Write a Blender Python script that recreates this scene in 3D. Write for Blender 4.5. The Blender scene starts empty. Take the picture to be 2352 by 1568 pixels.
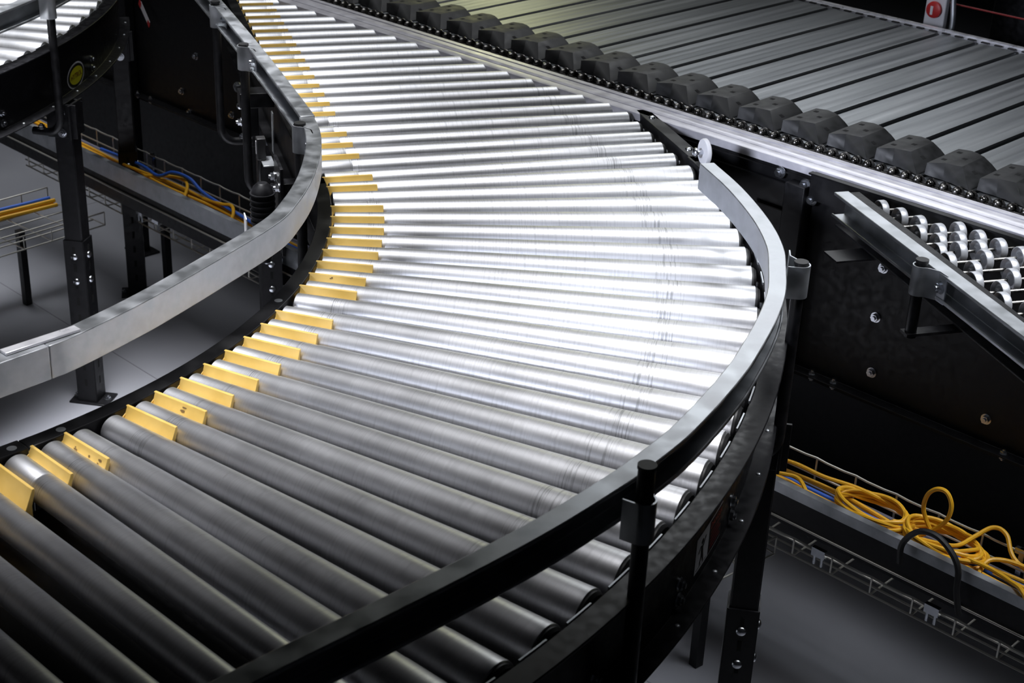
import bpy, bmesh, math, random
from mathutils import Vector, Matrix
random.seed(7)
C = bpy.context.scene.collection
FL = 1.135                      # roller-top level above the floor

# ------------------------------------------------------------------ camera
cam_d = bpy.data.cameras.new('camera'); cam = bpy.data.objects.new('camera', cam_d); C.objects.link(cam)
bpy.context.scene.camera = cam
cam_d.sensor_width = 36.0; cam_d.lens = 3504.7 / 2352 * 36.0
cam.matrix_world = (Matrix.Translation((1.2781, -3.0070, 1.1646 + FL)) @ Matrix.Rotation(-0.1252, 4, 'Z')
                    @ Matrix.Rotation(1.1188, 4, 'X') @ Matrix.Rotation(0.0428, 4, 'Z'))
cam_d.clip_start = .05; cam_d.clip_end = 60
cam_d.dof.use_dof = True; cam_d.dof.focus_distance = 2.95; cam_d.dof.aperture_fstop = 11.0

# ------------------------------------------------------------------ world, lights, exposure
w = bpy.data.worlds.new('world'); bpy.context.scene.world = w; w.use_nodes = True
w.node_tree.nodes['Background'].inputs[0].default_value = (.75, .82, 1, 1)
w.node_tree.nodes['Background'].inputs[1].default_value = .006
vs = bpy.context.scene.view_settings
vs.view_transform = 'Standard'; vs.look = 'None'; vs.exposure = 0.0; vs.gamma = 1.0; vs.use_curve_mapping = False
def area(name, loc, aim, sx, sy, power, col=(1, 1, 1), spread=180):
    l = bpy.data.lights.new(name, 'AREA'); l.shape = 'RECTANGLE'; l.size = sx; l.size_y = sy
    l.energy = power; l.color = col; l.spread = math.radians(spread)
    o = bpy.data.objects.new(name, l); C.objects.link(o); o.location = loc
    o.rotation_euler = (Vector(aim) - Vector(loc)).to_track_quat('-Z', 'Y').to_euler(); return o
area('unseen_light', (.55, -.38, FL + 1.25), (.55, -.379, 0), 3.1, 1.60, 6.2, (.985, .98, 1), 40)  # added low over the bed; near edge placed so the closest rollers fade
area('unseen_light', (1.2, -.75, FL + 1.25), (1.2, -.749, 0), 2.0, .7, 3.0, (.985, .98, 1), 40)  # added narrow light, carries the nearer rollers up to the fade
area('unseen_light', (1.1, -.80, FL + .95), (1.1, -.799, 0), 1.8, .7, 2.0, (.985, .98, 1), 34)  # added, hung very low, also shapes the fade over the near rollers
area('unseen_light', (.7, .5, FL + 1.3), (.7, .501, 0), 2.4, .8, 1.5, (.985, .98, 1), 80)  # added wide-spread light to balance roller brightness on the curve
area('unseen_light', (1, 3.0, FL + 3.0), (1, 3.01, 0), 4, 3.5, 36, (.95, .97, 1), 90)
area('unseen_light', (.35, .40, FL + 1.9), (.40, .40, 0), 1.3, 1.2, 20, (.96, .97, 1), 40)  # added to lift the floor left of the curve
area('unseen_light', (.45, .55, FL + 2.3), (.45, .5501, 0), .8, .8, 14, (.96, .97, 1), 30)  # added to balance brightness in the same area
area('unseen_light', (-.35, 2.0, FL + 1.0), (-.25, 1.6, 0), 1.0, 1.2, 7, (.95, .97, 1), 46)  # added to brighten the left curved bed
area('unseen_light', (-.2, -1.9, FL + 1.0), (2.70, .50, FL), .6, .6, 2.4, (.80, .85, 1), 22)  # added fill from the camera side for the shoe fronts, not overhead
area('unseen_light', (3.0, -.6, FL + 1.3), (2.5, -.4, FL), .9, 1.0, 5.5, (.93, .96, 1), 50)  # added to brighten the skate wheels and their rail
area('unseen_light', (3.2, 3.0, FL + 2.2), (2.4, .2, FL), 1.6, 1.2, 2.2, (.93, .96, 1), 45)  # added light beyond the sorter, aimed back across it
area('unseen_light', (2.2, 6.0, FL + 1.55), (1.9, .8, FL), .5, .25, .7, (1, 1, .55), 60)

# ------------------------------------------------------------------ materials
def mat(name, base, rough=.5, metal=0., spec=.5, coat=0.):
    m = bpy.data.materials.new(name); m.use_nodes = True
    b = m.node_tree.nodes['Principled BSDF']
    b.inputs['Base Color'].default_value = (*base, 1); b.inputs['Roughness'].default_value = rough
    b.inputs['Metallic'].default_value = metal; b.inputs['Specular IOR Level'].default_value = spec
    b.inputs['Coat Weight'].default_value = coat
    return m
def nodes(m): return m.node_tree.nodes, m.node_tree.links, m.node_tree.nodes['Principled BSDF']
def noisy(m, scale, c0, c1, r0=None, r1=None, stretch=(1, 1, 1), detail=4, lo=.35, hi=.65, bump=0., rand=True):
    N, L, b = nodes(m)
    tc = N.new('ShaderNodeTexCoord'); mp = N.new('ShaderNodeMapping'); nz = N.new('ShaderNodeTexNoise')
    mp.inputs['Scale'].default_value = stretch; nz.inputs['Scale'].default_value = scale; nz.inputs['Detail'].default_value = detail
    L.new(tc.outputs['Object'], mp.inputs[0]); L.new(mp.outputs[0], nz.inputs['Vector'])
    if rand:
        oi = N.new('ShaderNodeObjectInfo'); mu = N.new('ShaderNodeMath'); mu.operation = 'MULTIPLY'; mu.inputs[1].default_value = 37.
        L.new(oi.outputs['Random'], mu.inputs[0]); L.new(mu.outputs[0], mp.inputs['Location'])
    mr = N.new('ShaderNodeMapRange'); mr.inputs[1].default_value = lo; mr.inputs[2].default_value = hi
    L.new(nz.outputs[0], mr.inputs[0])
    mx = N.new('ShaderNodeMix'); mx.data_type = 'RGBA'
    mx.inputs[6].default_value = (*c0, 1); mx.inputs[7].default_value = (*c1, 1)
    L.new(mr.outputs[0], mx.inputs[0]); L.new(mx.outputs[2], b.inputs['Base Color'])
    if r0 is not None:
        m2 = N.new('ShaderNodeMapRange'); m2.inputs[3].default_value = r0; m2.inputs[4].default_value = r1
        L.new(mr.outputs[0], m2.inputs[0]); L.new(m2.outputs[0], b.inputs['Roughness'])
    if bump:
        bp = N.new('ShaderNodeBump'); bp.inputs['Strength'].default_value = bump; bp.inputs['Distance'].default_value = .001
        L.new(nz.outputs[0], bp.inputs['Height']); L.new(bp.outputs[0], b.inputs['Normal'])
    return m
M = {}
def roller_material():
    m = mat('brushed_roller_steel', (.62, .63, .66), .3, 1.0); N, L, b = nodes(m)
    tc = N.new('ShaderNodeTexCoord'); oi = N.new('ShaderNodeObjectInfo')
    sx = N.new('ShaderNodeSeparateXYZ'); L.new(tc.outputs['Object'], sx.inputs[0])
    def math_(op, a, bb):
        n = N.new('ShaderNodeMath'); n.operation = op
        for i, v in enumerate((a, bb)):
            if isinstance(v, (int, float)): n.inputs[i].default_value = v
            else: L.new(v, n.inputs[i])
        return n.outputs[0]
    off = math_('MULTIPLY', oi.outputs['Random'], 91.)
    # fine turning marks: noise that depends almost only on the position along the tube
    cb = N.new('ShaderNodeCombineXYZ'); L.new(math_('ADD', math_('MULTIPLY', sx.outputs[0], 420.), off), cb.inputs[0])
    L.new(math_('MULTIPLY', sx.outputs[1], 14.), cb.inputs[1]); L.new(math_('MULTIPLY', sx.outputs[2], 14.), cb.inputs[2])
    nz = N.new('ShaderNodeTexNoise'); nz.inputs['Scale'].default_value = 1.; nz.inputs['Detail'].default_value = 3.
    L.new(cb.outputs[0], nz.inputs['Vector'])
    # broad mottling
    n2 = N.new('ShaderNodeTexNoise'); n2.inputs['Scale'].default_value = 9.; n2.inputs['Detail'].default_value = 3.
    v2 = N.new('ShaderNodeVectorMath'); v2.operation = 'ADD'; L.new(tc.outputs['Object'], v2.inputs[0]); L.new(off, v2.inputs[1])
    L.new(v2.outputs[0], n2.inputs['Vector'])
    # dark contact rings worn in near both ends
    def band(c, wd):
        d = math_('ABSOLUTE', math_('SUBTRACT', sx.outputs[0], c), 0.)
        return math_('MAXIMUM', math_('SUBTRACT', 1., math_('DIVIDE', d, wd)), 0.)
    ring = math_('ADD', math_('ADD', band(.085, .022), band(.675, .032)), math_('MULTIPLY', band(.4, .35), .12))
    mk = N.new('ShaderNodeMapRange'); mk.inputs[1].default_value = .5; mk.inputs[2].default_value = .68
    L.new(nz.outputs[0], mk.inputs[0])
    dark = math_('MULTIPLY', mk.outputs[0], math_('MINIMUM', math_('ADD', math_('MULTIPLY', ring, 1.6), .16), 1.))
    mx = N.new('ShaderNodeMix'); mx.data_type = 'RGBA'; mx.inputs[6].default_value = (.74, .745, .77, 1); mx.inputs[7].default_value = (.38, .385, .40, 1)
    L.new(dark, mx.inputs[0]); L.new(mx.outputs[2], b.inputs['Base Color'])
    r = math_('ADD', math_('MULTIPLY', n2.outputs[0], .16), math_('MULTIPLY', nz.outputs[0], .14))
    L.new(math_('ADD', r, .30), b.inputs['Roughness'])
    bp = N.new('ShaderNodeBump'); bp.inputs['Strength'].default_value = .25; bp.inputs['Distance'].default_value = .0004
    L.new(nz.outputs[0], bp.inputs['Height']); L.new(bp.outputs[0], b.inputs['Normal'])
    return m
M['roller'] = roller_material()
M['galv'] = noisy(mat('galvanised_steel', (.5, .52, .55), .4, .85), 22, (.40, .42, .44), (.56, .58, .61), .3, .5, (1, 1, 1), 5)
M['zinc'] = mat('zinc_plated_steel', (.62, .64, .68), .25, 1.0)
M['alu'] = noisy(mat('extruded_aluminium', (.8, .8, .83), .3, .55), 30, (.72, .72, .76), (.86, .86, .9), .26, .4, (1, 1, 1), 3)
M['slat'] = noisy(mat('aluminium_slat', (.4, .42, .44), .35, 1.0), 1.0, (.22, .235, .25), (.40, .415, .43), .36, .46, (45, 1.2, 45), 3, .2, .8)
M['black'] = noisy(mat('black_powder_coat', (.008, .008, .009), .45, 0., .32), 60, (.006, .006, .007), (.011, .011, .013), .34, .5, (1, 1, 1), 4)
M['blackw'] = noisy(mat('worn_black_steel', (.02, .02, .022), .4, 0., .38), 14, (.007, .007, .008), (.022, .022, .024), .3, .5, (1, 1, 1), 8, .45, .8)
M['rubber'] = mat('black_plastic', (.012, .012, .013), .5)
M['shoe'] = noisy(mat('charcoal_shoe_plastic', (.03, .03, .033), .45, 0., .35), 40, (.017, .018, .018), (.030, .030, .032), .45, .6)
M['wheel'] = mat('zinc_wheel_shell', (.50, .51, .54), .45, .5)
M['railwhite'] = noisy(mat('anodised_rail', (.8, .79, .84), .35, .25), 30, (.56, .55, .60), (.68, .67, .72), .3, .42)
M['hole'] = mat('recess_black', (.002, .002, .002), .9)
M['yellow'] = noisy(mat('yellow_guard_plastic', (.9, .56, .09), .42), 25, (.82, .54, .13), (.90, .61, .17), .36, .5)
M['smudge'] = mat('grease_smudge', (.25, .15, .05), .6)
M['chain'] = noisy(mat('oiled_chain_steel', (.2, .19, .18), .28, 1.0), 60, (.12, .115, .11), (.30, .29, .275), .2, .4)
M['white'] = mat('white_label', (.75, .75, .78), .5)
M['red'] = mat('red_plastic', (.55, .03, .03), .4)
M['redink'] = mat('dark_red_ink', (.25, .02, .02), .5)
M['yink'] = mat('yellow_ink', (.75, .70, .02), .45)
M['blackink'] = mat('black_ink', (.01, .008, .008), .5)
M['cy'] = mat('yellow_cable_jacket', (.83, .44, .02), .45)
M['cb'] = mat('blue_cable_jacket', (.03, .13, .62), .45)
M['cg'] = mat('grey_cable_jacket', (.20, .20, .27), .5)
M['green'] = mat('green_lamp', (.3, .8, .1), .4)
N_, L_, b_ = nodes(M['green']); b_.inputs['Emission Color'].default_value = (.35, .9, .1, 1); b_.inputs['Emission Strength'].default_value = .35
def floor_material():
    m = mat('sealed_grey_concrete', (.2, .2, .23), .42)
    noisy(m, 2.2, (.26, .265, .295), (.31, .315, .345), .38, .5, (1, 1, 1), 6, .3, .7, 0, False)
    return m
M['floor'] = floor_material()
M['wall'] = mat('dark_wall_paint', (.012, .012, .014), .8)

# ------------------------------------------------------------------ mesh builder
def V(*a): return Vector(a)
UP = V(0, 0, 1)
class MB:
    def __init__(s): s.v = []; s.f = []; s.mi = []
    def add(s, vs_, fs, mi=0):
        o = len(s.v); s.v += [Vector(q) for q in vs_]; s.f += [[i + o for i in f] for f in fs]; s.mi += [mi] * len(fs); return s
    def box(s, c, ax, ay, az, hx, hy, hz, mi=0):
        c = Vector(c); ax = Vector(ax).normalized() * hx; ay = Vector(ay).normalized() * hy; az = Vector(az).normalized() * hz
        vs_ = [c + i * ax + j * ay + k * az for i in (-1, 1) for j in (-1, 1) for k in (-1, 1)]
        return s.add(vs_, [(0, 1, 3, 2), (4, 6, 7, 5), (0, 4, 5, 1), (2, 3, 7, 6), (0, 2, 6, 4), (1, 5, 7, 3)], mi)
    def lathe(s, p0, ax, prof, seg=24, mi=0, caps=True):
        p0 = Vector(p0); ax = Vector(ax).normalized(); a = ax.cross(UP)
        if a.length < 1e-4: a = V(1, 0, 0)
        a.normalize(); b = ax.cross(a); vs_ = []
        for x, r in prof:
            for k in range(seg):
                q = 2 * math.pi * k / seg; vs_.append(p0 + ax * x + (a * math.cos(q) + b * math.sin(q)) * r)
        fs = [(i * seg + k, i * seg + (k + 1) % seg, (i + 1) * seg + (k + 1) % seg, (i + 1) * seg + k) for i in range(len(prof) - 1) for k in range(seg)]
        if caps:
            fs.append(tuple(range(seg))[::-1]); fs.append(tuple((len(prof) - 1) * seg + k for k in range(seg)))
        return s.add(vs_, fs, mi)
    def cyl(s, p0, p1, r, seg=16, mi=0, r1=None):
        d = Vector(p1) - Vector(p0); return s.lathe(p0, d, [(0, r), (d.length, r if r1 is None else r1)], seg, mi)
    def dome(s, p, ax, r, h, seg=14, mi=0, base=0.):
        pr = [(-base, r)] if base else []
        pr += [(h * math.sin(a), max(r * math.cos(a), 1e-5)) for a in [i * math.pi / 12 for i in range(7)]]
        return s.lathe(p, ax, pr, seg, mi)
    def tube(s, pts, r, seg=8, mi=0, closed=False):
        P = [Vector(p) for p in pts]; n = len(P); vs_ = []; nrm = None
        for i in range(n):
            if closed: tg = P[(i + 1) % n] - P[i - 1]
            else: tg = P[min(i + 1, n - 1)] - P[max(i - 1, 0)]
            tg.normalize()
            if nrm is None:
                nrm = tg.cross(UP)
                if nrm.length < 1e-3: nrm = tg.cross(V(1, 0, 0))
            nrm = (nrm - tg * nrm.dot(tg)).normalized(); b = tg.cross(nrm)
            for k in range(seg):
                q = 2 * math.pi * k / seg; vs_.append(P[i] + (nrm * math.cos(q) + b * math.sin(q)) * r)
        m_ = n if closed else n - 1
        fs = [(i * seg + k, i * seg + (k + 1) % seg, ((i + 1) % n) * seg + (k + 1) % seg, ((i + 1) % n) * seg + k) for i in range(m_) for k in range(seg)]
        if not closed: fs += [tuple(range(seg))[::-1], tuple((n - 1) * seg + k for k in range(seg))]
        return s.add(vs_, fs, mi)
    def sweep(s, path, prof, mi=0):
        """prof: closed loop of (side, up); side is to the right of the travel direction"""
        P = [Vector(p) for p in path]; n = len(P); m_ = len(prof); vs_ = []
        for i in range(n):
            a = (P[i] - P[max(i - 1, 0)]); b = (P[min(i + 1, n - 1)] - P[i]); a.z = b.z = 0
            if a.length < 1e-9: a = b
            if b.length < 1e-9: b = a
            a.normalize(); b.normalize(); tg = (a + b).normalized(); side = tg.cross(UP).normalized(); k = 1 / max(.3, tg.dot(a))
            for x, z in prof: vs_.append(P[i] + side * x * k + UP * z)
        fs = [(i * m_ + j, i * m_ + (j + 1) % m_, (i + 1) * m_ + (j + 1) % m_, (i + 1) * m_ + j) for i in range(n - 1) for j in range(m_)]
        fs += [tuple(range(m_))[::-1], tuple((n - 1) * m_ + j for j in range(m_))]
        return s.add(vs_, fs, mi)
    def hexbolt(s, p, ax, r=.011, h=.008, mi=0):
        p = Vector(p); ax = Vector(ax).normalized()
        s.cyl(p, p + ax * .002, r * 1.35, 16, mi); s.cyl(p + ax * .002, p + ax * (.002 + h), r, 6, mi)
        return s.cyl(p + ax * (.002 + h), p + ax * (.006 + h), r * .55, 10, mi)
    def mesh(s, name, mats, loc, smooth=True, bevel=0.):
        me = bpy.data.meshes.new(name); lv = Vector(loc)
        me.from_pydata([tuple(q - lv) for q in s.v], [], s.f)
        for m_ in (mats if isinstance(mats, (list, tuple)) else [mats]): me.materials.append(m_)
        for p, k in zip(me.polygons, s.mi): p.material_index = k
        bm = bmesh.new(); bm.from_mesh(me); bmesh.ops.recalc_face_normals(bm, faces=bm.faces)
        if smooth:
            for f in bm.faces: f.smooth = True
            for e in bm.edges:
                if len(e.link_faces) == 2 and e.calc_face_angle(0) > .6: e.smooth = False
        bm.to_mesh(me); bm.free(); return me
def wloc(o):
    l = Vector(o.location)
    while o.parent: o = o.parent; l += Vector(o.location)
    return l
def obj(name, mb, m, parent=None, at=None, bevel=0., label=None, smooth=True):
    """one mesh object; vertices are given in the hall's coordinates with z = 0 at the roller tops"""
    base = (wloc(parent) if parent else V(0, 0, 0))
    at = Vector(at) + V(0, 0, FL) if at is not None else base
    for q in mb.v: q.z += FL
    me = mb.mesh(name, m, at, smooth); o = bpy.data.objects.new(name, me); C.objects.link(o)
    if parent: o.parent = parent
    o.location = at - base
    if bevel:
        bv = o.modifiers.new('bevel', 'BEVEL'); bv.width = bevel; bv.segments = 2; bv.limit_method = 'ANGLE'; bv.harden_normals = False
    if label: o['label'] = label
    return o
def thing(name, label, cat, x, y, z=-FL, group=None):
    o = bpy.data.objects.new(name, None); C.objects.link(o); o.location = (x, y, z + FL); o.empty_display_size = .1
    tag(o, label, cat, group); return o
def tag(o, label, cat, group=None):
    o['label'] = label; o['category'] = cat
    if group: o['group'] = group
    return o
def struct(o): o['kind'] = 'structure'; return o
def spline(pts, n=8):
    P = [Vector(p) for p in pts]; P = [2 * P[0] - P[1]] + P + [2 * P[-1] - P[-2]]; out = []
    for i in range(1, len(P) - 2):
        for k in range(n):
            t = k / n; a, b, c, d = P[i - 1:i + 3]
            out.append(.5 * ((2 * b) + (c - a) * t + (2 * a - 5 * b + 4 * c - d) * t * t + (3 * b - a - 3 * c + d) * t ** 3))
    out.append(P[-2]); return out

def bolts(name, items, mt, parent, kind='hex', r=.0085, h=.006):
    for p, ax in items:
        m_ = MB()
        if kind == 'hex': m_.hexbolt(p, ax, r, h)
        else: m_.dome(p, ax, r, h, 14)
        obj(name, m_, mt, parent)

# ------------------------------------------------------------------ layout
# curve: centre (0,0), rollers from radius RI to RI+WD, roller b at TH0, step DTH
RI, WD, R1, R2 = 1.2704, .84, .0240, .0365
DTH = -.0470; TH0 = math.radians(7.7945)
THS = math.radians(9.6416)                      # axis of the straight spur's rollers
D = V(math.cos(THS), math.sin(THS), 0); TT = V(-math.sin(THS), math.cos(THS), 0); A0 = V(math.cos(TH0), math.sin(TH0), 0) * RI
PHI = math.radians(129.135)                     # running direction of the sorter
TS = V(math.cos(PHI), math.sin(PHI), 0); NS = V(math.sin(PHI), -math.cos(PHI), 0); S0 = V(2.099, .781, 0)
def SP(u, n, z=0.): return S0 + TS * u + NS * n + UP * z
def AP(a, d, z=0.): return A0 + TT * a + D * d + UP * z
def PO(R, th, z=0., c=(0, 0)): return V(c[0] + R * math.cos(th), c[1] + R * math.sin(th), z)
THE = math.radians(-49.85)                      # end of the curve
RE = V(math.cos(THE), math.sin(THE), 0); TE = V(math.sin(THE), -math.cos(THE), 0); E0 = RE * RI
def EP(a, d, z=0.): return E0 + TE * a + RE * d + UP * z

# ------------------------------------------------------------------ rollers
def roller_proto(length, r0, r1, taper):
    """meshes of tube, end cap and axle along local +x; the axle line starts at the local origin"""
    mb = MB(); L = length
    if taper:
        pr = [(0, r0 - .002), (.0015, r0), (.121, r0 + .0016), (.1225, r0 + .0022), (.74, r1 - .0016), (.7412, r1 - .0012), (L - .0015, r1), (L, r1 - .002)]
    else:
        pr = [(0, r0 - .002), (.0015, r0), (.075, r0), (.0762, r0 - .0006), (.079, r0 - .0006), (.0802, r0), (L - .0015, r1), (L, r1 - .002)]
    mb.lathe((0, 0, 0), (1, 0, 0), pr, 40, caps=False)
    mb.lathe((0, 0, 0), (1, 0, 0), [(0, r0 - .002), (.012, r0 - .003)], 40, caps=False)
    mb.lathe((0, 0, 0), (1, 0, 0), [(L, r1 - .002), (L - .012, r1 - .003)], 40, caps=False)
    tube = mb.mesh('roller', M['roller'], (0, 0, 0))
    c0 = MB().lathe((0, 0, 0), (1, 0, 0), [(-.002, .011), (-.002, r0 - .006), (.001, r0 - .0025), (.01, r0 - .0025)], 28).mesh('end_cap', M['rubber'], (0, 0, 0))
    c1 = MB().lathe((0, 0, 0), (1, 0, 0), [(L - .01, r1 - .0025), (L + .003, r1 - .0025), (L + .008, r1 - .006), (L + .008, .012)], 28).mesh('end_cap', M['rubber'], (0, 0, 0))
    ax = MB().cyl((-.012, 0, 0), (L + .016, 0, 0), .0055, 6).mesh('axle', M['zinc'], (0, 0, 0))
    return tube, c0, c1, ax
def put_roller(proto, parent, p, d, tilt=0.):
    q = Vector(d).to_track_quat('X', 'Z').to_euler()
    o = bpy.data.objects.new('roller', proto[0]); C.objects.link(o); o.parent = parent
    o.location = Vector(p) + V(0, 0, FL) - wloc(parent)
    o.rotation_euler = (random.uniform(0, 6.28) * 0, math.atan2(-Vector(d).z, math.hypot(d[0], d[1])), math.atan2(d[1], d[0]))
    for nm, me in (('end_cap', proto[1]), ('end_cap', proto[2]), ('axle', proto[3])):
        k = bpy.data.objects.new(nm, me); C.objects.link(k); k.parent = o
    return o
P_TAPER = roller_proto(WD, R1, R2, True)
def radial_roller(parent, th, c=(0, 0)):
    p = PO(RI, th, -R1, c); q = PO(RI + WD, th, -R2, c); return put_roller(P_TAPER, parent, p, (q - p).normalized())

def guard_mesh():
    """yellow finger guard: upright blade lying along local x, a foot lip and a tab hugging the side frame"""
    mb = MB(); L = .112
    prof = [(.0070, .0008), (.0115, .0010), (.0120, -.003), (.0050, -.026), (.0050, -.044), (-.0110, -.044), (-.0125, -.038), (-.0095, -.033), (-.0060, -.029)]
    n = len(prof)
    vs_ = [V(x, y, z) for x in (0, L) for y, z in prof]
    mb.add(vs_, [tuple(range(n))[::-1], tuple(range(n, 2 * n))] + [(j, (j + 1) % n, n + (j + 1) % n, n + j) for j in range(n)])
    # tab that closes the corner between roller end and side frame
    t = [(.0085, -.006), (-.008, -.016), (-.030, -.026), (-.028, -.036), (-.018, -.042), (.004, -.042)]
    k = len(t); vs_ = [V(x, y, z) for x in (-.0005, .0045) for y, z in t]
    mb.add(vs_, [tuple(range(k))[::-1], tuple(range(k, 2 * k))] + [(j, (j + 1) % k, k + (j + 1) % k, k + j) for j in range(k)])
    return mb.mesh('finger_guard', M['yellow'], (0, 0, 0))
G_MESH = guard_mesh()
def put_guard(parent, p, d):
    o = bpy.data.objects.new('finger_guard', G_MESH); C.objects.link(o); o.parent = parent
    o.location = Vector(p) + V(0, 0, FL) - wloc(parent); o.rotation_euler = (0, 0, math.atan2(d[1], d[0]))
    b = o.modifiers.new('bevel', 'BEVEL'); b.width = .0008; b.segments = 2; b.limit_method = 'ANGLE'
    return o
def smudge(parent, n, x0, x1, seed, mesh_name='grease_mark'):
    """small worn patches on a guard's face (local coordinates of the guard)"""
    r = random.Random(seed); mb = MB()
    for i in range(n):
        x = r.uniform(x0, x1); z = r.uniform(-.014, -.003); a = r.uniform(.002, .006); b = r.uniform(.0008, .002)
        mb.add([V(x + a * math.cos(q) * r.uniform(.7, 1.1), 0.0060 + (z + b * math.sin(q)) * .44, z + b * math.sin(q)) for q in [k * math.pi / 4 for k in range(8)]], [tuple(range(8))])
    o = bpy.data.objects.new(mesh_name, mb.mesh(mesh_name, M['smudge'], (0, 0, 0))); C.objects.link(o); o.parent = parent

# ------------------------------------------------------------------ frames, rails, posts, legs
DEP = .172                                        # depth of the conveyor side channels
def channel(side, w=.035, dep=DEP, t=.0045, top=0.):
    """C profile: web at 0, flanges towards side (+1 right of travel, -1 left)"""
    s = side
    return [(0, top), (s * w, top), (s * w, top - t), (s * t, top - t), (s * t, top - dep + t), (s * w, top - dep + t), (s * w, top - dep), (0, top - dep)]
def guide_prof(side, z0=.093, z1=.148, w=.032, t=.0035, lip=.007):
    s = side
    return [(0, z1), (s * w, z1), (s * w, z1 - lip), (s * (w - t), z1 - lip), (s * (w - t), z1 - t), (s * t, z1 - t),
            (s * t, z0 + t), (s * (w - t), z0 + t), (s * (w - t), z0 + lip), (s * w, z0 + lip), (s * w, z0), (0, z0)]
def arc(R, a0, a1, z=0., c=(0, 0), n=48): return [PO(R, a0 + (a1 - a0) * i / n, z, c) for i in range(n + 1)]
def post(parent, p, inward, ztop=.165, zbot=-.24, r=.0115):
    """J shaped black guide post; inward points to the side frame it is bolted to"""
    p = Vector(p); i = Vector(inward).normalized()
    pts = [V(p.x, p.y, ztop), V(p.x, p.y, zbot + .045)] + [p + i * (.04 * (1 - math.cos(a))) + UP * (zbot + .045 - .045 * math.sin(a)) - UP * p.z for a in [k * math.pi / 12 for k in range(1, 7)]]
    pts.append(p + i * .085 + UP * (zbot) - UP * p.z)
    o = obj('guide_post', MB().tube(pts, r, 14), M['black'], parent)
    mb = MB().cyl(V(p.x, p.y, ztop - .002), V(p.x, p.y, ztop + .0035), r + .0012, 18); obj('post_cap', mb, M['rubber'], o)
    mb = MB(); q = p + i * .06; mb.hexbolt(V(q.x, q.y, zbot + r * .8), UP, .009, .007); obj('bolt', mb, M['zinc'], o)
    return o
def clamp(parent, p, toward, zc=.122, r=.0115):
    """bent zinc strap around a post, bolted to the guide rail that lies towards `toward`"""
    p = Vector((p[0], p[1], 0)); a = Vector(toward).normalized(); s = a.cross(UP)
    h = .03; mb = MB(); R = r + .004; t = .0025
    pts = [p + (-a * math.cos(q) + s * math.sin(q)) * R for q in [k * math.pi / 10 for k in range(-5, 6)]]
    pts = [p + a * .022 - s * (R + .001)] + pts + [p + a * .006 + s * (R + .004), p + a * .020 + s * (R + .02), p + a * .022 + s * (R + .045)]
    mb.sweep([q + UP * (zc - h) for q in pts], [(-t / 2, 0), (t / 2, 0), (t / 2, 2 * h), (-t / 2, 2 * h)])
    o = obj('guide_clamp', mb, M['galv'], parent)
    b = MB(); b.hexbolt(p + a * .021 + s * (R + .030) + UP * zc, -a, .0095, .008); obj('bolt', b, M['zinc'], o)
    return o
def leg(parent, x, y, ax, ztop=-DEP, w=.026):
    """telescopic support leg: fixed upper channel, slotted lower channel, foot plate"""
    ax = Vector(ax).normalized(); ay = UP.cross(ax); p = V(x, y, 0); t = .004
    def cee(mb, w_, z0, z1):
        mb.box(p + ay * w_ + UP * ((z0 + z1) / 2), ax, ay, UP, w_, t / 2, (z1 - z0) / 2)
        for s in (-1, 1): mb.box(p + ax * s * w_ + UP * ((z0 + z1) / 2), ax, ay, UP, t / 2, w_, (z1 - z0) / 2)
        mb.box(p - ay * w_ + UP * ((z0 + z1) / 2), ax, ay, UP, w_, t / 2, (z1 - z0) / 2)
    zm = ztop - .42
    mb = MB(); cee(mb, w, zm - .1, ztop); o = obj('leg', mb, M['black'], parent, bevel=.0015)
    m2 = MB(); cee(m2, w + .004, -FL + .006, zm)
    for j in range(9):
        z = zm - .03 - .055 * j
        m2.box(p - ay * (w + .0063) + UP * z, ax, ay, UP, .004, .0004, .012, 1)
        m2.box(p + ax * (w + .0063) + UP * z, ax, ay, UP, .0004, .004, .012, 1)
    k = obj('leg_extension', m2, [M['black'], M['hole']], o)
    m4 = MB().box(p + UP * (-FL + .003) + ax * .005, ax, ay, UP, .062, .042, .003); obj('foot_plate', m4, M['black'], o, bevel=.001)
    bolts('anchor_bolt', [(p + ax * .052 + UP * (-FL + .006), UP), (p - ax * .045 + UP * (-FL + .006), UP)], M['zinc'], o, 'hex', .009, .007)
    bolts('bolt', [(p - ay * (w + .006) + UP * z, -ay) for z in (zm - .05, zm - .13)] + [(p + ax * (w + .006) + UP * z, ax) for z in (zm - .05, zm - .13)], M['zinc'], o, 'dome', .011, .007)
    m7 = MB().box(p - ay * (w + .003) + UP * (ztop - .05), ax, ay, UP, .045, .003, .05)
    m7.box(p + ax * (w + .003) + UP * (ztop - .05), ax, ay, UP, .003, .045, .05); obj('gusset', m7, M['black'], o, bevel=.001)
    bolts('bolt', [(p - ay * (w + .006) + UP * (ztop - .025), -ay), (p - ay * (w + .006) + UP * (ztop - .085), -ay)], M['zinc'], o, 'hex', .010, .007)
    return o

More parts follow.
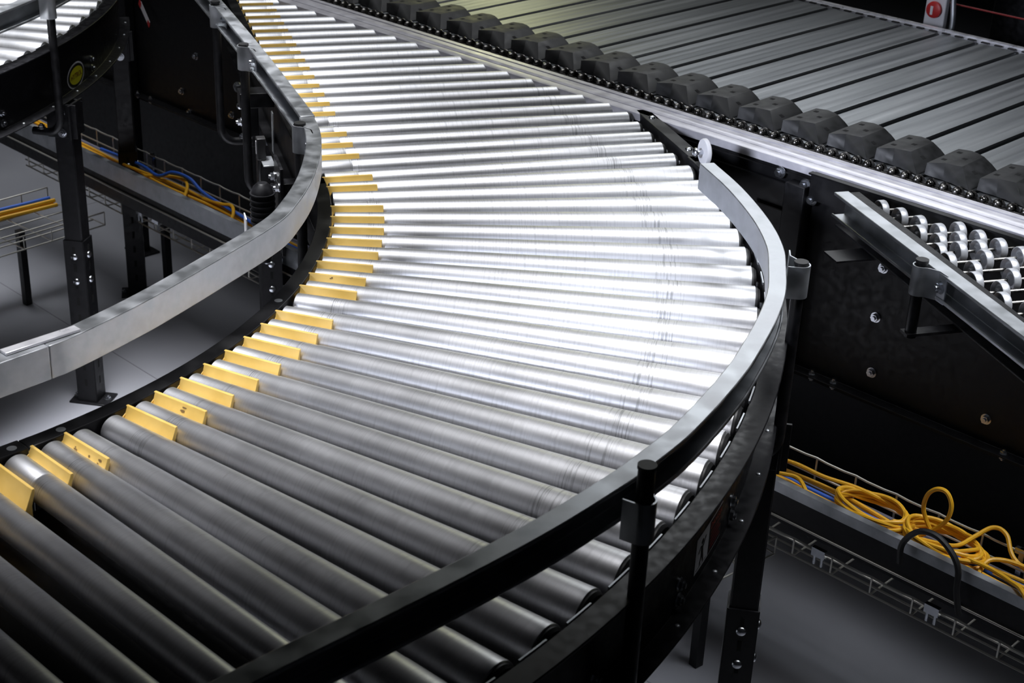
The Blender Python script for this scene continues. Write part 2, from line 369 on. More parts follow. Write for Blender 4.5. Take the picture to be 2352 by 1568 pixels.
# ------------------------------------------------------------------ curved roller conveyors
def curve_conveyor(c, label, idx, guards, main):
    cx, cy = c
    t = thing('curved_roller_conveyor', label, 'conveyor', cx + 1.69 * math.cos(-.35), cy + 1.69 * math.sin(-.35))
    a0, a1 = math.radians(9.6), THE
    for i in idx: radial_roller(t, TH0 + DTH * (i - (.15 if main and i == 21 else 0)), c)
    for i in guards:
        th = TH0 + DTH * (i + .5); g = put_guard(t, PO(1.2625, th, 0, c), V(math.cos(th), math.sin(th), 0))
        if main and i in (8, 17, 20): smudge(g, 5 if i == 20 else 2, .03, .105, i)
    f = obj('inner_frame', MB().sweep(arc(1.2655, a0, a1, 0, c), channel(1, .0305)), M['blackw'], t, bevel=.0015)
    if main:
        mb = MB()
        for th in (-20.87, -46.94): mb.lathe(PO(1.2505, math.radians(th), -.0005, c), UP, [(0, .0075), (.0008, .0075)], 20)
        obj('bolt_hole', mb, M['galv'], f, label='bright round hole in the black flange')
    f = obj('outer_frame', MB().sweep(arc(2.1275, a0, a1, 0, c), channel(-1, .038)), M['black'], t, bevel=.0015)
    # bright strips between roller ends, standing in for reflections on the frame edge
    for i in idx:
        th = TH0 + DTH * (i + .5); mb = MB().sweep(arc(2.1245, th - .013, th + .013, 0, c, 4), [(0, .0015), (.0025, .0015), (.0025, -.004), (0, -.004)]); obj('edge_reflection', mb, M['galv'], f)
    # bolts along the outer web, with the bottom flange's carriage bolts
    for k, th in enumerate([math.radians(q) for q in ((-8.9, -16.5, -24.05) if not main else (-6, -27, -34, -41))]):
        rd = V(math.cos(th), math.sin(th), 0)
        bolts('bolt', [(PO(2.132, th, -.122, c), rd), (PO(2.132, th, -.149, c), rd)], M['zinc'], f)
    bolts('flange_rivet', [(PO(2.15, a0 + (a1 - a0) * (k + .5) / 14, -DEP + .0045, c), UP) for k in range(14)], M['galv'], f, 'dome', .0045, .003)
    # black sheet added beneath the rollers so the floor stays hidden in the gaps
    mb = MB().sweep(arc(1.30, a0, a1, 0, c), [(0, -.085), (0, -.09), (-.79, -.09), (-.79, -.085)]); obj('dark_sheet', mb, M['black'], t)
    return t
c2 = (-1.559, 1.916)
main = curve_conveyor((0, 0), 'curved bed of large silver rollers with yellow finger guards, filling the middle',
                      range(0, 22), [i for i in range(-1, 21) if i not in (1, 10, 19)], True)
left = curve_conveyor(c2, 'curved roller bed at the upper left corner, oval yellow badge on its side', range(1, 20), [], False)

outer = [(2.041, -.115), (2.064, -.265), (2.073, -.43), (2.065, -.561), (2.044, -.657), (2.013, -.767), (1.967, -.875), (1.916, -.975), (1.880, -1.04),
         (1.823, -1.129), (1.750, -1.232), (1.680, -1.313), (1.637, -1.358), (1.540, -1.449), (1.44, -1.532), (1.333, -1.615), (1.22, -1.70), (1.10, -1.795)]
op = spline([V(x, y, 0) for x, y in outer], 5)
mb = MB().sweep(op, [(q[0] + .031, q[1] + .002) for q in guide_prof(-1, w=.031)])
rail = obj('outer_guide_rail', mb, M['galv'], main, bevel=.0015, label='curved galvanised guide rail on the outside of the bend')
innr = [(1.229, .186), (1.242, .10), (1.2465, .01), (1.242, -.10), (1.229, -.22), (1.2065, -.33), (1.174, -.432), (1.085, -.590), (.981, -.760), (.887, -.889), (.8523, -.926)]
mb = MB().sweep(spline([V(x, y, 0) for x, y in innr], 6), guide_prof(1)); irail = obj('inner_guide_rail', mb, M['galv'], main, bevel=.0015, label='curved galvanised guide rail on the inside of the bend')
mb = MB().box(V(.838, -.912, .151), V(.764, .645, 0), V(-.645, .764, 0), UP, .062, .009, .0022); obj('splice_plate', mb, M['alu'], irail, bevel=.001)
# posts and clamps of the outer rail
for R, th, zt in ((2.163, math.radians(-39.9), .195), (2.172, math.radians(-17.1), .150)):
    p = PO(R, th); post(main, p, -V(math.cos(th), math.sin(th), 0), zt); clamp(main, p, -V(math.cos(th), math.sin(th), 0), .118)
p = V(1.200, .128, 0); post(main, p, V(1, .1, 0), .149); clamp(main, p, V(1, .1, 0), .118)
for th, R in ((-16.05, 2.149), (5.75, 2.128), (-16.05, 1.245), (-44., 2.149), (-44., 1.245)):
    a = math.radians(th); leg(main, *PO(R, a).xy, V(math.cos(a), math.sin(a), 0))
# rail on the left conveyor
lg = [(.20, .62), (.33, .79), (.447, .905), (.502, .965), (.566, 1.015), (.630, 1.112), (.685, 1.222), (.735, 1.36), (.765, 1.50), (.79, 1.66)]
mb = MB().sweep(list(reversed(spline([V(x, y, 0) for x, y in lg], 6))), guide_prof(-1)); 
GL = None
gl = [PO(2.118, math.radians(a), 0, c2) for a in range(8, -46, -2)]
mb = MB().sweep(gl, guide_prof(-1)); obj('outer_guide_rail', mb, M['galv'], left, bevel=.0015)
a = math.radians(-18.2); p = PO(2.172, a, 0, c2); post(left, p, -V(math.cos(a), math.sin(a), 0), .175); clamp(left, p, -V(math.cos(a), math.sin(a), 0), .118)
for th, R in ((-16.05, 2.149), (5.75, 2.128)):
    a = math.radians(th); leg(left, *PO(R, a, 0, c2).xy, V(math.cos(a), math.sin(a), 0))

# ------------------------------------------------------------------ stickers
def cylmap(c, R, thc, zc, x, y, off=0.): return PO(R + off, thc + x / R, zc + y, c)
def text_part(txt, size, parent, c, R, thc, zc, mt, off, name, sx=1.):
    cu = bpy.data.curves.new(name, 'FONT'); cu.body = txt; cu.size = size; cu.align_x = 'CENTER'; cu.align_y = 'CENTER'
    tmp = bpy.data.objects.new('tmp', cu); C.objects.link(tmp); bpy.context.view_layer.update()
    me = bpy.data.meshes.new_from_object(tmp.evaluated_get(bpy.context.evaluated_depsgraph_get()))
    mb = MB().add([cylmap(c, R, thc, zc, v.co.x * sx, v.co.y, off) for v in me.vertices], [tuple(p.vertices) for p in me.polygons])
    bpy.data.objects.remove(tmp); bpy.data.curves.remove(cu)
    return obj(name, mb, mt, parent, smooth=False)
def patch(c, R, thc, zc, x0, x1, y0, y1, off, n=6):
    mb = MB(); vs_ = [cylmap(c, R, thc, zc, x0 + (x1 - x0) * i / n, y, off) for i in range(n + 1) for y in (y0, y1)]
    return mb.add(vs_, [(2 * i, 2 * i + 2, 2 * i + 3, 2 * i + 1) for i in range(n)])
def poly(c, R, thc, zc, pts, off): return MB().add([cylmap(c, R, thc, zc, x, y, off) for x, y in pts], [tuple(range(len(pts)))])
def ell(c, R, thc, zc, a, b, off, n=40): return poly(c, R, thc, zc, [(a * math.cos(2 * math.pi * k / n), b * math.sin(2 * math.pi * k / n)) for k in range(n)], off)
RW = 2.1320
thl = math.radians(-12.6)
lg_ = obj('badge_sticker', ell(c2, RW, thl, -.133, .066, .038, .0006), M['white'], left, label='oval badge with white rim and yellow centre')
obj('badge_band', ell(c2, RW, thl, -.133, .060, .033, .0012), M['blackink'], lg_); obj('badge_centre', ell(c2, RW, thl, -.133, .050, .0255, .0018), M['yink'], lg_)
text_part('HYTROL', .021, lg_, c2, RW, thl, -.133, M['redink'], .0024, 'badge_lettering', 1.05)
tw = math.radians(-30.5)
wl = obj('warning_label', patch((0, 0), RW, tw, -.118, -.062, .068, -.032, .032, .0006), M['white'], main, label='two-part warning sticker with a climbing figure')
obj('warning_panel', patch((0, 0), RW, tw, -.118, 0., .066, -.030, .030, .0010), M['blackink'], wl)
text_part('DANGER', .015, wl, (0, 0), RW, tw + .033 / RW, -.098, M['red'], .0014, 'warning_heading')
mb = MB()
for k in range(5):
    q = patch((0, 0), RW, tw, -.118, .006, .060 - .008 * (k % 2), .006 - k * .007, .0085 - k * .007, .0014); mb.add(q.v, q.f)
obj('warning_lines', mb, M['redink'], wl)
fig = MB()
for pts in ([(-.034 + .005 * math.cos(k), .016 + .005 * math.sin(k)) for k in [j * .785 for j in range(8)]],
            [(-.040, .010), (-.031, .010), (-.028, -.006), (-.036, -.008)], [(-.031, .009), (-.020, .020), (-.017, .018), (-.029, .004)],
            [(-.040, .009), (-.049, .000), (-.051, .003), (-.041, .012)], [(-.036, -.007), (-.043, -.023), (-.039, -.024), (-.031, -.008)],
            [(-.033, -.007), (-.027, -.024), (-.023, -.023), (-.028, -.006)], [(-.057, -.027), (-.008, -.027), (-.008, -.0255), (-.057, -.0255)]):
    q = poly((0, 0), RW, tw, -.118, pts, .0012); fig.add(q.v, q.f)
obj('warning_figure', fig, M['blackink'], wl)

# ------------------------------------------------------------------ straight spur conveyor running up to the sorter
sp = thing('straight_roller_conveyor', 'straight run of thin silver rollers at the back, ending in a slant along the sorter', 'conveyor', *AP(1.0, .4).xy)
full = roller_proto(.835, R1, R1, False)
for m_ in range(0, 22):
    p = AP(.0647 + .0814 * m_, 0, -R1)
    s_ = (-.088 - (p - S0).dot(NS)) / D.dot(NS)
    if s_ >= .835: put_roller(full, sp, p, D)
    elif s_ > .1: put_roller(roller_proto(s_, R1, R1, False), sp, p, D)
for m_ in range(-1, 22):
    if m_ in (-1, 0, 4): continue
    put_guard(sp, AP(.0647 + .0814 * (m_ + .5), -.008, -.0045), D)
put_guard(main, AP(.030, -.008, 0), D)
obj('inner_frame', MB().sweep([AP(1.95, -.005), AP(0., -.005)], channel(1, .0305)), M['blackw'], sp, bevel=.0015)
obj('outer_frame', MB().sweep([AP(.405, .862), AP(0., .862)], channel(-1, .036)), M['blackw'], sp, bevel=.0015)
bolts('bolt', [(AP(.335, .881, 0), UP), (AP(.085, .881, 0), UP)], M['zinc'], sp, 'dome', .0095, .006)
mb = MB()   # closing plate between the slanting roller ends and the sorter
pts = [SP(2.3, -.085), SP(.03, -.085)]
mb.sweep(pts, channel(1, .004, .16, .003, -.008)); obj('slant_frame', mb, M['black'], sp)
mb = MB()
for m_ in range(5, 21):
    p = AP(.0647 + .0814 * m_, 0, -R1); s_ = (-.088 - (p - S0).dot(NS)) / D.dot(NS)
    bolts('axle_bolt', [(p + D * (s_ + .004), D)], M['zinc'], sp, 'hex', .006, .008)
gr = [AP(1.75, -.176), AP(1.096, -.112), AP(.613, -.067), AP(.205, -.036), AP(.024, -.024)]
obj('inner_guide_rail', MB().sweep(spline(gr, 5), guide_prof(1)), M['galv'], sp, bevel=.0015, label='straight galvanised guide rail with a bright worn top')
for (x, y), k in (((1.051, .755), .149), ((.955, 1.166), .155)):
    post(sp, V(x, y, 0), D, k); clamp(sp, V(x, y, 0), D, .118)
leg(sp, *AP(1.1, .0).xy, D)
# end disc on the outer frame
dk = obj('guide_disc', MB().lathe(AP(-.015, .873, .028), D, [(0, .012), (0, .03), (.004, .032), (.009, .032), (.012, .028), (.012, .010)], 32), M['white'], sp, label='upright white plastic disc')
mb = MB().cyl(AP(-.015, .855, .028), AP(-.015, .873, .028), .006, 12).dome(AP(-.015, .857, .028), -D, .012, .010, 14); obj('bolt', mb, M['zinc'], dk)
mb = MB().box(AP(-.02, .880, -.02), TT, D, UP, .016, .002, .035); obj('disc_bracket', mb, M['blackw'], sp)

# ------------------------------------------------------------------ straight conveyor at the lower left
st = thing('straight_roller_conveyor', 'straight run of widely spaced rollers in the dark lower left corner, nearest the camera', 'conveyor', *EP(.5, .45).xy)
for k in range(9):
    put_roller(full, st, EP(.026 + .0814 * k, 0, -R1), RE)
for k in range(-1, 6):
    put_guard(st, EP(.004 if k < 0 else .026 + .0814 * (k + .5), -.008), RE)
for nm, d_, s_, mt in (('inner_frame', -.005, 1, 'blackw'), ('outer_frame', .857, -1, 'black')):
    obj(nm, MB().sweep([EP(.001, d_), EP(.85, d_)], channel(s_, .033)), M[mt], st, bevel=.0015)
obj('bolt_hole', MB().lathe(EP(.02, -.020, -.0005), UP, [(0, .0075), (.0008, .0075)], 20), M['galv'], st)
obj('dark_sheet', MB().box(EP(.42, .42, -.088), TE, RE, UP, .42, .39, .002), M['black'], st)  # added black sheet, keeps the gaps between these rollers dark
mb = MB().cyl(EP(-.030, .0, -.030), EP(-.030, .62, -.030), .006, 10).lathe(EP(-.030, .0, -.030), RE, [(0, .008), (.012, .010), (.014, .006)], 14)
obj('belt_rod', mb, M['zinc'], main)
ig = [V(.8515, -.9268, 0), V(.793, -.980, 0), V(.70, -1.062, 0), V(.564, -1.178, 0), V(.40, -1.316, 0)]
obj('inner_guide_rail', MB().sweep(spline(ig, 4), guide_prof(1)), M['galv'], st, bevel=.0015)
for d_ in (-.0, .87): leg(st, *EP(.62, d_).xy, RE)

# ------------------------------------------------------------------ sliding shoe sorter
so = thing('shoe_sorter', 'wide sorter of flat grey slats with a row of black shoes, upper right', 'sorting conveyor', *SP(.5, .65).xy)
PIT = .1357
def slat_mesh():
    mb = MB(); w_ = PIT - .0125
    prof = []                                  # (u, z) top line with shallow grooves
    xs = [0, .004, .030, .032, .036, .038, .060, .062, .066, .068, .090, .092, .096, .098, w_ - .004, w_]
    zs = [-.004, 0, 0, -.00018, -.00018, 0, 0, -.00018, -.00018, 0, 0, -.00018, -.00018, 0, 0, -.004]
    n = len(xs); vs_ = []
    for y in (.045, 1.285):
        vs_ += [V(x, y, z) for x, z in zip(xs, zs)] + [V(w_, y, -.03), V(0, y, -.03)]
    m_ = n + 2
    mb.add(vs_, [tuple(range(m_)), tuple(range(m_, 2 * m_))[::-1]] + [(j, j + m_, (j + 1) % m_ + m_, (j + 1) % m_) for j in range(m_)])
    return mb.mesh('slat', M['slat'], (0, 0, 0))
SL = slat_mesh()
def shoe_mesh():
    from mathutils.bvhtree import BVHTree
    P = dict(B=(.056, .064, .031), F=(.026, .094, .0315), G=(-.012, .104, .031), T=(-.008, .212, .0305), K=(.012, .222, .0308), H=(.032, .226, .031), A=(.061, .215, .031),
             C=(.061, .068, 0), D=(.011, .066, 0), E=(-.064, .052, 0), R=(-.060, .122, .008), Q=(-.034, .206, .020), S=(-.052, .190, .009), Z=(-.067, .200, 0), X=(.028, .236, 0), Y=(.067, .222, 0), W=(-.030, .226, 0))
    ks = list(P); F_ = ['BFGTKHA', 'BCDF', 'FDEG', 'GER', 'GRS', 'GSQT', 'RESZ', 'TQWK', 'KWXH', 'QSZW', 'HXYA', 'AYCB', 'CYXWZED']
    F_[6] = 'REZS'
    mb = MB(); vv = [Vector(P[k]) for k in ks]; ff = [tuple(ks.index(c) for c in f) for f in F_]; mb.add(vv, ff)
    tree = BVHTree.FromPolygons(vv, ff)
    for u, n_ in ((.044, .190), (.042, .116), (.012, .158), (-.034, .178), (-.036, .122)):
        hit, nm, _, _ = tree.ray_cast(V(u, n_, .2), V(0, 0, -1))
        if nm.z < 0: nm = -nm
        ax_ = V(1, 0, 0); ax_ = (ax_ - nm * ax_.dot(nm)).normalized(); mb.box(hit + nm * .0002, ax_, nm.cross(ax_), nm, .0058, .0062, .0003, 1)
    mb.box((.038, .0800, .014), V(-.03, .030, 0), V(0, 0, 1), V(.03, .03, 0), .0006, .010, .002, 1)
    return mb.mesh('diverter_shoe', [M['shoe'], M['hole']], (0, 0, 0))
SH = shoe_mesh()
rot_s = math.atan2(-TS.y, -TS.x)                 # local x runs towards the camera end (-u)
def sorter_local(me, name, u, z, parent):
    o = bpy.data.objects.new(name, me); C.objects.link(o); o.parent = parent
    o.location = SP(u, 0, z + FL) - wloc(parent)
    m3 = Matrix((TS, NS, UP)).transposed().to_4x4(); o.rotation_euler = m3.to_euler(); return o
if True:
    # TS x NS points down, so build the frame with flipped u to stay right handed
    def sorter_local(me, name, u, z, parent):
        o = bpy.data.objects.new(name, me); C.objects.link(o); o.parent = parent
        o.location = SP(u, 0, z + FL) - wloc(parent); o.rotation_euler = (0, 0, math.atan2(-TS.y, -TS.x)); return o
for me in (SL, SH):                               # meshes were drawn in (u, n); mirror u so that local x = -u
    for v in me.vertices: v.co.x = -v.co.x
    me.flip_normals()
for k in range(-11, 16):
    u0 = -.628 + PIT * k
    o = sorter_local(SL, 'slat', u0 - PIT + .006, -.002, so)
    s_ = sorter_local(SH, 'diverter_shoe', u0 - .062, .0, so)
    s_.modifiers.new('bevel', 'BEVEL').width = .0012; s_.modifiers[0].limit_method = 'ANGLE'; s_.modifiers[0].angle_limit = .45
    sl = s_
rl = MB().sweep([SP(2.6, -.0), SP(-2.1, -.0)], [(0, .0), (.0, -.019), (.104, -.019), (.104, -.016), (.102, -.0015), (.098, 0), (.072, .0), (.0715, -.004), (.0685, -.004), (.068, 0), (.062, .003), (.050, .003), (.0485, -.003), (.0455, -.003), (.045, 0), (.026, 0), (.0255, -.003), (.0235, -.003), (.023, .002), (.012, .002), (.010, 0)])
obj('side_rail', rl, M['railwhite'], so, label='bright ribbed aluminium edge rail')
obj('far_rail', MB().sweep([SP(2.6, 1.335), SP(-2.1, 1.335)], [(0, .004), (.020, .004), (.020, .0), (.030, 0), (.030, -.05), (0, -.05)]), M['alu'], so)
# zig-zag wear strip at the far slat ends
clip = MB().box((0, 0, 0), (1, 0, 0), (0, 1, 0), (0, 0, 1), .012, .005, .002).mesh('slat_end_clip', M['rubber'], (0, 0, 0))
for k in range(-11, 16):
    for j in range(3):
        o = sorter_local(clip, 'slat_end_clip', -.628 + PIT * k - .02 - j * .045, .001, so); o.location += NS * 1.292
mb = MB().sweep([SP(2.6, -.098), SP(-2.1, -.098)], [(0, -.020), (.004, -.020), (.004, -.026), (.014, -.026), (.014, -.0285), (.003, -.0285), (.003, -.053), (.014, -.053), (.014, -.0555), (0, -.0555)])
obj('edge_channel', mb, M['blackw'], so)
mb = MB().sweep([SP(2.6, -.09), SP(-2.1, -.09)], [(0, -.045), (.004, -.045), (.004, -.508), (.034, -.508), (.034, -.512), (.004, -.512), (.004, -.535), (0, -.535)])
pn = obj('side_panel', mb, M['black'], so, bevel=.001, label='tall glossy black side panel')
for u, z in ((-.789, -.184), (-.789, -.309), (-.801, -.449), (-1.102, -.45), (-.573, -.307), (1.943, -.29), (2.041, -.437), (2.002, -.505), (1.746, -.451)):
    b = MB().hexbolt(SP(u, -.094, z), -NS, .0095, .008); obj('bolt', b, M['zinc'], pn)
for u in (-.649, -.711, -1.163, 2.31, 2.225, 1.4, .9):
    bolts('bolt', [(SP(u, -.108, -.508), UP), (SP(u, -.108, -.5125), -UP)], M['zinc'], pn, 'hex', .008, .006)
for u, z in ((-.491, -.030), (-.564, -.040), (-.587, -.071)):
    b = MB().hexbolt(SP(u, -.112, z), -NS, .0105, .010); obj('bolt', b, M['zinc'], so)
obj('dark_backing', MB().box(SP(1.1, .32, -.825), TS, NS, UP, 3.4, .003, .30), M['black'], so)  # added black backing that hides the floor so the space under the sorter stays dark
obj('far_panel', MB().box(SP(1.1, 1.37, -.60), TS, NS, UP, 3.4, .004, .53), M['black'], so)
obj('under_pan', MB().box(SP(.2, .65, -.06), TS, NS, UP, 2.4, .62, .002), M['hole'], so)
obj('support_column', MB().box(SP(-.55, -.118, -.285), TS, NS, UP, .028, .018, .245), M['black'], so, bevel=.002)
for u in (2.34, -2.0):
    mb = MB().box(SP(u, -.118, -.585), TS, NS, UP, .028, .018, .545); lgs = obj('support_column', mb, M['black'], so, bevel=.002)
    obj('foot_plate', MB().box(SP(u, -.118, -FL + .004), TS, NS, UP, .06, .04, .004), M['black'], lgs)
# angled light sheet panels seen on the column side
obj('access_plate', MB().box(SP(-.46, -.103, -.20), TS, NS, UP, .045, .002, .075), M['shoe'], so, label='lighter square plate on the black panel', bevel=.002)
# chain
ch = obj('drive_chain', MB().sweep([SP(2.6, .042), SP(-2.1, .042)], [(0, -.022), (0, -.03), (.03, -.03), (.03, -.022)]), M['hole'], so)
CP = PIT / 4
def link_mesh():
    mb = MB()
    mb.dome((0, 0, .001), (0, 0, 1), .0088, .0085, 14, base=.012)
    mb.lathe((0, .012, -.006), (0, 1, 0), [(0, .010), (.0, .0165), (.002, .0165), (.002, .010)], 20)
    mb.dome((CP / 2, -.0165, -.006), (0, -.4, 1), .005, .0045, 10, base=.006)
    for s in (-1, 1):
        for r_, x0 in ((.0075, 0), (.0075, CP)):
            mb.lathe((x0, s * .0085, -.007), (0, 1, 0), [(0, r_), (.0018, r_)], 16)
        mb.box((CP / 2, s * .0085 + .0009, -.007), (1, 0, 0), (0, 1, 0), (0, 0, 1), CP / 2, .0009, .0052)
    mb.cyl((0, -.0085, -.007), (0, .0095, -.007), .0062, 14)
    return mb.mesh('chain_link', M['chain'], (0, 0, 0))
LK = link_mesh()
for k in range(-38, 62):
    o = bpy.data.objects.new('chain_link', LK); C.objects.link(o); o.parent = ch
    o.location = SP(CP * k + .012, .030, FL - .004) - wloc(ch); o.rotation_euler = (0, 0, math.atan2(-TS.y, -TS.x))

# ------------------------------------------------------------------ skate wheel conveyor on the right
O2 = V(2.261, -.28, 0)
def WP(a, d, z=0.): return O2 + TT * a + D * d + UP * z
sk = thing('skate_wheel_conveyor', 'wedge shaped bed of small silver skate wheels at the right edge, beside the sorter', 'conveyor', *WP(-.1, .5).xy)
mb = MB().sweep([WP(.36, .245), WP(-.9, .225)], [(0, .0), (.05, .0), (.05, -.004), (.004, -.004), (.004, -.074), (.05, -.074), (.05, -.078), (0, -.078)]); fr = obj('side_frame', mb, M['black'], sk, bevel=.001)
bolts('axle_bolt', [(WP(a_, .229, -.04), -D) for a_ in (.27, .13, .02, -.12, -.19, -.35)], M['zinc'], fr, 'dome', .006, .004)
obj('end_frame', MB().sweep([SP(-.58, -.115), SP(-1.9, -.115)], [(0, -.002), (.016, -.002), (.016, -.006), (.004, -.006), (.004, -.07), (0, -.07)]), M['blackw'], sk)
mb = MB().sweep([WP(.245, .152), WP(-.95, .152)], [(q[0], q[1] - .098) for q in guide_prof(1, w=.034)])
gr_ = obj('guide_rail', mb, M['galv'], sk, bevel=.0015, label='straight galvanised channel rail')
p = WP(-.160, .100); po = obj('guide_post', MB().cyl(WP(-.160, .100, -.10), WP(-.160, .100, .060), .0115, 14), M['black'], sk); obj('post_cap', MB().cyl(WP(-.160, .100, .058), WP(-.160, .100, .0635), .0127, 18), M['rubber'], po); obj('post_foot', MB().box(WP(-.160, .155, -.092), TT, D, UP, .014, .07, .003), M['black'], po); clamp(sk, p, D, .022)
obj('side_bracket', MB().box(WP(.20, .175, -.082), TT, D, UP, .030, .070, .002), M['blackw'], sk)
def wheel_mesh():
    mb = MB(); r = .0238
    mb.lathe((-.0085, 0, 0), (1, 0, 0), [(.001, .0045), (-.001, .0075), (.0065, .0120), (.0070, .0165), (.0015, .0200), (0, .0215), (.0003, .0228), (.0025, r), (.0145, r), (.0167, .0228), (.017, .0215), (.0155, .0200), (.010, .0165), (.0105, .0120), (.018, .0075), (.016, .0045)], 32, caps=False)
    mb.cyl((-.0105, 0, 0), (.0105, 0, 0), .0052, 12)
    return mb.mesh('skate_wheel', M['wheel'], (0, 0, 0))
WM = wheel_mesh()
for i in range(18):
    a_ = .300 - .0505 * i
    pa = WP(a_, .24, -.024); dmax = (-.13 - (pa - S0).dot(NS)) / D.dot(NS) + .24
    if dmax > .30: obj('wheel_axle', MB().cyl(pa, WP(a_, dmax, -.024), .0036, 10), M['chain'], sk)
    if i <= 5: ds = [.268 + ((.319 - .029 * i - .268) % .0475) + .0475 * j for j in range(14)]
    else: ds = [(.290 if i % 2 else .262) + .085 * j for j in range(12)]
    for d_ in ds:
        if d_ > dmax - .012: break
        o = bpy.data.objects.new('skate_wheel', WM); C.objects.link(o); o.parent = sk
        o.location = WP(a_, d_, -.024 + FL) - wloc(sk); o.rotation_euler = (0, 0, math.atan2(D.y, D.x))
leg(sk, *WP(-.7, .24).xy, D, ztop=-.08)

# ------------------------------------------------------------------ cable trays
def wire_tray(name, label, u0, u1, nf, nb, zt, zb, front='mesh', r=.0028, grp=None):
    um = (u0 + u1) / 2; t = thing(name, label, 'cable tray', *SP(um, (nf + nb) / 2).xy, zb)
    wires = MB(); q = random.Random(3)
    zmid = (zt + zb) / 2
    for n_, z in ((nb, zt), (nb, zmid), (nb, zb), ((nf + nb) / 2, zb), (nf, zb)) + (((nf, zt), (nf, zmid)) if front == 'mesh' else ()):
        if z == zt:
            pts = []; u = u0; k = 0
            while u < u1: pts += [SP(u, n_, z), SP(u + .03, n_, z - .0025), SP(u + .077, n_, z - .0025)]; u += .107
            wires.tube(pts, r, 8)
        else: wires.tube([SP(u0, n_, z), SP(u1, n_, z)], r, 8)
    u = u0; nf += (0 if front == 'mesh' else .016)
    while u < u1:
        pts = [SP(u, nb + .003, zt), SP(u, nb + .003, zb + .008), SP(u, nb - .006, zb), SP(u, nf + .006, zb), SP(u, nf - .003, zb + .008)]
        if front == 'mesh': pts.append(SP(u, nf - .003, zt))
        wires.tube(pts, r * .92, 8); u += .107
    obj('wire_mesh', wires, M['zincw'], t); return t
M['zincw'] = mat('zinc_wire', (.72, .70, .64), .35, .8)
tr = wire_tray('cable_tray', 'long wire basket tray holding yellow, grey and blue cables, running beneath the conveyors', -2.2, 3.1, -.452, -.300, -.600, -.690, 'rail')
fr_ = MB().sweep([SP(3.1, -.452), SP(.30, -.452)], [(0, -.603), (-.018, -.603), (-.018, -.606), (-.003, -.606), (-.003, -.662), (0, -.662)])
fr_.sweep([SP(.30, -.452), SP(-2.2, -.452)], [(0, -.603), (-.018, -.603), (-.018, -.606), (-.003, -.606), (-.003, -.629), (0, -.629)])
obj('tray_side', fr_, M['galv'], tr, label='solid grey metal side strip')
obj('tray_floor', MB().box(SP(.45, -.376, -.694), TS, NS, UP, 2.62, .073, .0015), M['galv'], tr)
for u in (1.93, -1.33, .3):
    m_ = MB().box(SP(u, -.297, -.602), TS, NS, UP, .016, .005, .007).box(SP(u, -.297, -.63), TS, NS, UP, .006, .004, .035); obj('tray_clip', m_, M['zinc'], tr)
bm_ = thing('steel_angle', 'black steel angle directly below the grey tray side', 'steel angle', *SP(.27, -.44).xy, -.74)
obj('angle_web', MB().sweep([SP(3.1, -.446), SP(.30, -.446)], [(0, -.668), (-.004, -.668), (-.004, -.732), (-.075, -.732), (-.075, -.737), (0, -.737)]).sweep([SP(.30, -.449), SP(-2.2, -.449)], [(0, -.631), (-.003, -.631), (-.003, -.700), (-.075, -.700), (-.075, -.704), (0, -.704)]), M['black'], bm_)
for u in (3.05, .60, -1.9): obj('angle_post', MB().box(SP(u, -.41, -.936), TS, NS, UP, .02, .02, .198), M['black'], bm_)
t2 = wire_tray('cable_tray', 'empty wire basket tray hanging low over the grey floor, under the black beam', -2.2, 2.75, -.345, -.235, -.803, -.850)
for u in (1.96, 1.86, -.88, -1.18):
    obj('tray_clip', MB().box(SP(u, -.348, -.806), TS, NS, UP, .018, .006, .011).cyl(SP(u - .01, -.348, -.84), SP(u - .01, -.348, -.80), .004, 8).cyl(SP(u + .01, -.348, -.84), SP(u + .01, -.348, -.80), .004, 8), M['zinc'], t2)
obj('tray_hanger', MB().box(SP(1.9, -.29, -.993), TS, NS, UP, .012, .012, .142), M['black'], t2)
obj('tray_hanger', MB().box(SP(-1.5, -.29, -.993), TS, NS, UP, .012, .012, .142), M['black'], t2)
def branch(x0, y0, x1, y1, w_, zt, label):
    a = V(x0, y0, 0); b = V(x1, y1, 0); d = (b - a).normalized(); s = d.cross(UP); L = (b - a).length; zb = zt - .047
    t = thing('cable_tray', label, 'cable tray', *((a + b) / 2).xy, zb); wr = MB()
    for k in ((0, .33, .67, 1.) if w_ < .2 else (0, .2, .4, .6, .8, 1.)): wr.tube([a + s * w_ * k + UP * zb, b + s * w_ * k + UP * zb], .0026, 8)
    for k in (0, 1.): wr.tube([a + s * w_ * k + UP * zt, b + s * w_ * k + UP * zt], .0028, 8)
    n_ = int(L / .107)
    for i in range(n_ + 1):
        q = a + d * (i * .107); wr.tube([q + UP * zt, q + UP * zb, q + s * w_ + UP * zb, q + s * w_ + UP * zt], .0025, 8)
    obj('wire_mesh', wr, M['zincw'], t)
    for f_ in (.25, .9): obj('tray_foot', MB().box(a + d * L * f_ + s * w_ * .5 + UP * ((zb - FL) / 2 - .002), d, s, UP, .012, .012, (zb + FL) / 2 - .003), M['black'], t)
    return t
branch(.470, 2.075, -.20, 1.445, .34, -.803, 'wire basket tray branching to the left edge, carrying a short yellow and blue bundle')
branch(2.30, -.055, 1.72, -.42, .11, -.803, 'wire basket tray branching off toward the curved conveyor leg, lower right')

